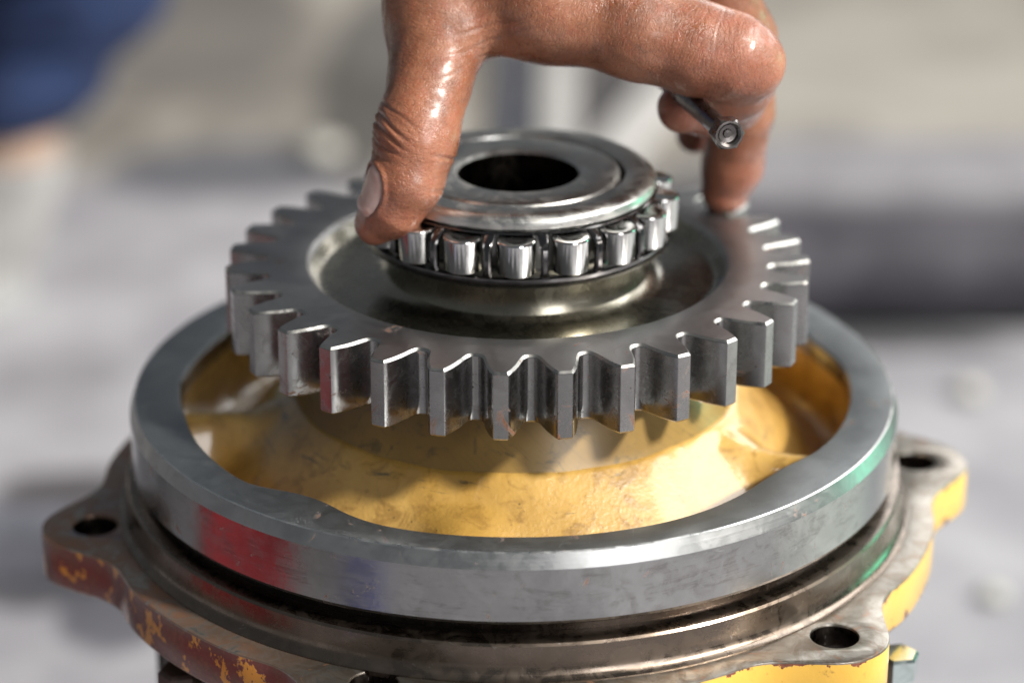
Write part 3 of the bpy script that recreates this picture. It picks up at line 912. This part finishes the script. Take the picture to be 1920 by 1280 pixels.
add_creases(ip, tip, tdors, [(-6.2, 0.24, 0.45, 1.6, 1.0), (-2.9, 0.42, 0.5, 1.9, 2.6), (0.3, 0.52, 0.55, 0.9, 4.1), (4.4, 0.36, 0.5, -0.9, 5.3), (2.4, 0.22, 0.4, 0.6, 8.0), (7.4, 0.16, 0.5, -1.2, 6.1)], 0.85, 17)
# palm-side folds of the thumb joint
add_creases(ip, tip, (0.95, -0.3, 0.1), [(-0.5, 0.35, 0.5, 0.3, 9), (9.0, 0.25, 0.5, 0.3, 10)], 0.7, 17)
# forefinger knuckle
p0 = np.array(T['index'][2][0]); p1 = np.array(pt(1386, 112, -16))
add_creases(p1, p1 + (p1 - p0), (0.1, -0.55, 0.85), [(-13.0, 0.07, 0.35, 1.4, 2), (-8.2, 0.10, 0.35, 0.9, 9), (-3.6, 0.09, 0.35, 0.4, 4), (0.9, 0.10, 0.4, 0.9, 7)], 0.7, 18)
# fine folds where thumb and forefinger webs meet
web = np.array(pt(905, 95, -14))
add_creases(web, web + np.array([3, 0, -10.0]), (0.2, -1, 0.2), [(-11.0, 0.12, 0.45, -0.6, 20), (-7.6, 0.2, 0.5, -0.2, 22.3), (-3.2, 0.24, 0.5, -0.7, 25.1), (0.4, 0.16, 0.45, 0.2, 27)], 0.9, 24)
# large-scale unevenness: tendons, soft flesh
for sc_, am in ((0.055, 0.55), (0.16, 0.16)):
    nz = np.array([mnoise.noise(Vector(p)) for p in (HVf[::1] * sc_)])
    disp += nz * am
# nail bed on the thumb
axn = unit(tip - np.array(T['thumb'][4][0])); dn = np.array((-0.86, -0.42, 0.28)); dn = unit(dn - axn * (dn @ axn)); wn = np.cross(axn, dn)
nc = np.array(T['thumb'][5][0]) - axn * 2.2
rel = HVf - nc
ua, ub, uc = rel @ axn / 7.0, rel @ wn / 5.2, rel @ dn
q = (np.abs(ua) ** 2.6 + np.abs(ub) ** 2.6) ** (1 / 2.6)
dm = (uc > 0)
fold = np.exp(-((q - 1.14) / 0.12) ** 2) * dm * np.clip(0.75 - ua, 0, 1)
disp += 0.75 * fold - 0.55 * np.clip(1.08 - q, 0, 0.25) / 0.25 * dm
crease = np.maximum(crease, np.exp(-((q - 1.03) / 0.05) ** 2) * dm * 0.7)
tipw = np.exp(-np.linalg.norm(HVf - tip, axis=1) ** 2 / 260) + 0.7 * np.exp(-np.linalg.norm(HVf - p1, axis=1) ** 2 / 300)
for nm in ('index', 'middle', 'ring'):
    tipw += np.exp(-np.linalg.norm(HVf - np.array(T[nm][-1][0]), axis=1) ** 2 / 300)
tipw += 0.8 * np.exp(-np.linalg.norm(HVf - ip, axis=1) ** 2 / 120)
HVd = HVf + HN * disp[:, None]
hb = Vector(pt(900, -330, 10))
hand = mesh('person', HVd, HF.tolist(), M['skin'], base=hb, smooth=0)
hand.data.polygons.foreach_set('use_smooth', [True] * len(hand.data.polygons))
for nm, arr in (('crease', np.clip(crease, 0, 1)), ('tip', np.clip(tipw, 0, 1))):
    at = hand.data.attributes.new(nm, 'FLOAT', 'POINT'); at.data.foreach_set('value', arr.astype(np.float32))
tag(hand, 'bare oily hand of a person gripping the bearing by thumb and fingers', 'person')
# the nail itself
def surf(p, d):
    p = np.array(p, np.float32).reshape(1, 3).copy()
    for _ in range(40):
        v = float(hand_sdf(p)[0])
        p -= np.array(d, np.float32) * max(v, 0.01) * 0.9
        if v < 0.02: break
    return p[0]
NV, NF = [], []
na, nb = 16, 12
for i in range(na + 1):
    for j in range(nb + 1):
        x, y = 2 * i / na - 1, 2 * j / nb - 1
        k = (abs(x) ** 3.0 + abs(y) ** 3.0) ** (1 / 3.0)
        mx = max(abs(x), abs(y))
        sx, sy = (x * mx / k, y * mx / k) if k > 0 else (0, 0)
        p = surf(nc + axn * sx * 7.0 + wn * sy * 5.0 + dn * 15, dn)
        off = 0.30 - 0.55 * max(0, mx - 0.85) / 0.15 + 0.25 * (1 - sy * sy)
        if sx > 0.5: off += 0.25
        NV.append(p + dn * off)
for i in range(na):
    for j in range(nb):
        NF.append((i * (nb + 1) + j, (i + 1) * (nb + 1) + j, (i + 1) * (nb + 1) + j + 1, i * (nb + 1) + j + 1))
mesh('nail', NV, NF, M['nail'], hand, smooth=60)

# ------------------------------------------------------------------ the bolt held in the curled forefinger
H0 = np.array(pt(1366, 252, -44)); E0 = np.array(pt(1240, 146, 12))
ax = Vector(H0 - E0).normalized()
L = float(np.linalg.norm(H0 - E0))
Rm = ax.to_track_quat('Z', 'Y').to_matrix()
bolt = empty('bolt', E0, 'small worn steel bolt with dished hexagon head held in the curled forefinger', 'bolt')
def place(verts): return [Rm @ Vector(p) + Vector(E0) for p in verts]
v, f, _ = lathe([(0, 0), (1.9, 0), (2.4, 0.6)] + [(2.7 if (i % 2) else 2.4, 1 + 0.5 * i) for i in range(40)] + [(2.8, 22), (2.8, L - 4.2), (3.2, L - 3.6)], 28, closed=False)
mesh('shank', place(v), f, M['bolt'], bolt, smooth=35)
V, Fc = [], []
rows = [(3.9, L - 3.9, 6), (4.3, L - 3.4, 6), (4.3, L + 0.2, 6), (3.95, L + 0.75, 30), (3.35, L + 0.8, 30), (2.75, L + 0.3, 30), (2.5, L - 0.7, 30), (1.3, L - 0.9, 30), (1.1, L - 0.5, 30), (0.0, L - 0.4, 30)]
n = 36
for (r, z, kind) in rows:
    for i in range(n):
        a = 2 * math.pi * i / n
        rr2 = r
        if kind == 6:
            am = (a % (math.pi / 3)) - math.pi / 6
            rr2 = r * 0.93 / math.cos(am)
        V.append((rr2 * math.cos(a), rr2 * math.sin(a), z))
for p in range(len(rows) - 1):
    for i in range(n):
        j = (i + 1) % n
        Fc.append((p * n + i, p * n + j, (p + 1) * n + j, (p + 1) * n + i))
Fc.append(tuple(range(n - 1, -1, -1)))
mesh('head', place(V), Fc, M['bolt'], bolt, smooth=30)

# ------------------------------------------------------------------ background, all far out of focus
# a person's trouser leg and boot at the left
fb = gpt(10, 560, GZ)
leg = empty('person', fb, 'person in blue work trousers standing behind at left, lower leg and grey boot in view', 'person')
Yl = fb.y
def ringed(cs, nseg=40, folds=0.0):
    V, Fc = [], []
    for i, (c, rx, ry) in enumerate(cs):
        for j in range(nseg):
            a = 2 * math.pi * j / nseg
            k = 1 + folds * (0.13 * math.sin(i * 2.1 + 1.3 * math.sin(a + 0.4)) + 0.06 * math.sin(3 * a + i))
            V.append((c[0] + rx * k * math.cos(a), c[1] + ry * k * math.sin(a), c[2]))
    for i in range(len(cs) - 1):
        for j in range(nseg):
            k = (j + 1) % nseg
            Fc.append((i * nseg + j, i * nseg + k, (i + 1) * nseg + k, (i + 1) * nseg + j))
    Fc.append(tuple(range(nseg - 1, -1, -1))); Fc.append(tuple(range((len(cs) - 1) * nseg, len(cs) * nseg)))
    return V, Fc
zh = pt(20, 225, Yl).z
cs = []
for i in range(23):
    t = i / 22
    z = zh + t * 420
    q = t / 0.19
    cs.append(((pt(20, 225, Yl).x - 3 + 44 * min(q, 2.2), Yl, z), 43 + 19 * min(q, 2.5), 46 + 14 * min(q, 2.5)))
v, f = ringed(cs, folds=1.0)
mesh('trouser_leg', v, f, M['denim'], leg, smooth=80)
ax0 = pt(20, 225, Yl).x
v, f = ringed([((ax0 - 4, Yl, zh - 26), 33, 36), ((ax0 - 3, Yl, zh - 8), 34, 37), ((ax0 - 2, Yl, zh + 20), 35, 38)])
mesh('ankle', v, f, M['ankle'], leg, smooth=80)
cs = []
for (z, dx, rx, ry) in ((GZ + 10, -92, 96, 44), (GZ + 22, -88, 92, 44), (GZ + 40, -56, 74, 42), (GZ + 62, -28, 52, 40), (GZ + 84, -10, 42, 39), (zh - 20, -3, 38, 39)):
    cs.append(((ax0 + dx, Yl, z), rx, ry))
v, f = ringed(cs)
mesh('boot', v, f, M['boot'], leg, smooth=80)
v, f = ringed([((ax0 - 93, Yl, GZ + 0.5), 98, 46), ((ax0 - 93, Yl, GZ + 12), 99, 47)])
mesh('boot_sole', v, f, M['sole'], leg, smooth=50)

# steel pipe lying behind at right
c0 = gpt(1370, 640, GZ)
pr0 = 36.0
pz = GZ + pr0 + 0.5
V, Fc = [], []
npp = 48
for (x, r) in ((c0.x, pr0 - 5), (c0.x, pr0), (c0.x + 1000, pr0), (c0.x + 1000, pr0 - 5)):
    for k in range(npp):
        a = 2 * math.pi * k / npp
        V.append((x, c0.y + pr0 + r * math.cos(a), pz + r * math.sin(a)))
for p in range(4):
    for k in range(npp):
        q = (k + 1) % npp
        Fc.append((p * npp + k, p * npp + q, ((p + 1) % 4) * npp + q, ((p + 1) % 4) * npp + k))
tag(mesh('steel_pipe', V, Fc, M['beam'], base=(c0.x + 500, c0.y + pr0, GZ), smooth=35), 'long grey steel pipe lying on the ground behind at right', 'pipe')
kb = gpt(1370, 470, GZ)
v, f = box(kb.x + 520, kb.y + 60, GZ + 20.5, 1040, 110, 40, 3)
tag(mesh('timber', v, f, M['timber'], base=(kb.x + 520, kb.y + 60, GZ), smooth=30), 'pale squared timber on the ground behind the steel pipe', 'timber')

# flat bar at left behind the flange
g = gpt(-60, 1085, GZ)
bar = box(g.x + 0, g.y + 10, GZ + 15.6, 230, 32, 30, 1.5, Matrix.Rotation(math.radians(-3), 3, 'Z'))
tag(mesh('steel_bar', bar[0], bar[1], M['bar'], base=(g.x, g.y, GZ), smooth=30), 'dark square steel bar on the ground behind the left flange lobe', 'steel bar')

# planks and mat behind the bearing
def plank(p0, p1, w, h, mat, name, label, cat, z0=0.5):
    a = gpt(*p0, GZ); b = gpt(*p1, GZ)
    d = b - a
    R = Matrix.Rotation(math.atan2(d.y, d.x), 3, 'Z')
    c = (a + b) / 2
    v, f = box(c.x, c.y, GZ + z0 + h / 2, d.length, w, h, 1.5, R)
    tag(mesh(name, v, f, mat, base=(c.x, c.y, GZ), smooth=30), label, cat)
plank((1045, 330), (1052, 20), 26, 14, M['plank'], 'plank', 'pale grey plank on the ground straight behind the bearing', 'plank')
plank((1130, 330), (1330, 90), 34, 14, M['plank'], 'plank', 'pale plank lying slantwise on the ground below the curled forefinger', 'plank')
plank((955, 330), (965, 40), 18, 10, M['bar'], 'steel_strip', 'blue grey metal strip on the ground beside the thumb', 'steel strip')
# pale stones and paint chips
def pebble(px, py, r, mat, name, label, cat, flat=0.6, grp=None):
    g = gpt(px, py, GZ)
    bm = bmesh.new(); bmesh.ops.create_icosphere(bm, subdivisions=2, radius=1)
    V = []
    for v in bm.verts:
        k = 1 + 0.22 * mnoise.noise(v.co * 1.4 + Vector((px, py, 0)))
        V.append((g.x + v.co.x * r * k, g.y + v.co.y * r * k, GZ + r * flat * 0.92 + v.co.z * r * k * flat))
    Fc = [[v.index for v in f.verts] for f in bm.faces]
    bm.free()
    tag(mesh(name, V, Fc, mat, base=(g.x, g.y, GZ), smooth=40), label, cat, grp)
pebble(1818, 745, 9, M['stone'], 'stone', 'cream stone on the ground right of the rim', 'stone')
pebble(1862, 1125, 7, M['stone'], 'stone', 'pale stone on the ground at lower right, beside the yellow flange edge', 'stone')
pebble(605, 300, 15, M['stone'], 'stone', 'large pale stone on the ground left of the thumb', 'stone')
pebble(1214, 166, 4, M['chip'], 'paint_chip', 'yellow paint chip on the ground just under the forefinger', 'paint chip', 0.25)
pebble(1236, 297, 3, M['chip'], 'paint_chip', 'small yellowish paint chip on the ground right of the bearing, left one of two', 'paint chip', 0.25)
pebble(1270, 303, 3, M['chip'], 'paint_chip', 'small yellowish paint chip on the ground right of the bearing, right one of two', 'paint chip', 0.25)

# a red tub and a small blue box stand left of the hub: the rim mirrors them
def tub(cx, cy, w, d, h, mat, name, label, cat):
    t = empty(name, (cx, cy, GZ), label, cat)
    V, Fc = [], []
    for (k, z) in ((0.86, 0.5), (0.98, h - 14), (1.06, h - 14), (1.06, h), (0.96, h), (0.84, 6)):
        V += [(cx + sx * w / 2 * k, cy + sy * d / 2 * k, GZ + z) for sx, sy in ((-1, -1), (1, -1), (1, 1), (-1, 1))]
    for p in range(5):
        for i in range(4):
            j = (i + 1) % 4
            Fc.append((p * 4 + i, p * 4 + j, (p + 1) * 4 + j, (p + 1) * 4 + i))
    Fc.append((0, 3, 2, 1)); Fc.append((20, 21, 22, 23))
    mesh('tub_wall', V, Fc, mat, t, smooth=0)
tub(-640, -130, 170, 360, 90, M['red'], 'plastic_tub', 'red plastic tub left of the hub, seen mirrored in the rim', 'tub')
tub(-430, -500, 90, 70, 50, M['blue'], 'plastic_tub', 'small blue plastic tub left of the hub, seen mirrored in the rim', 'tub')
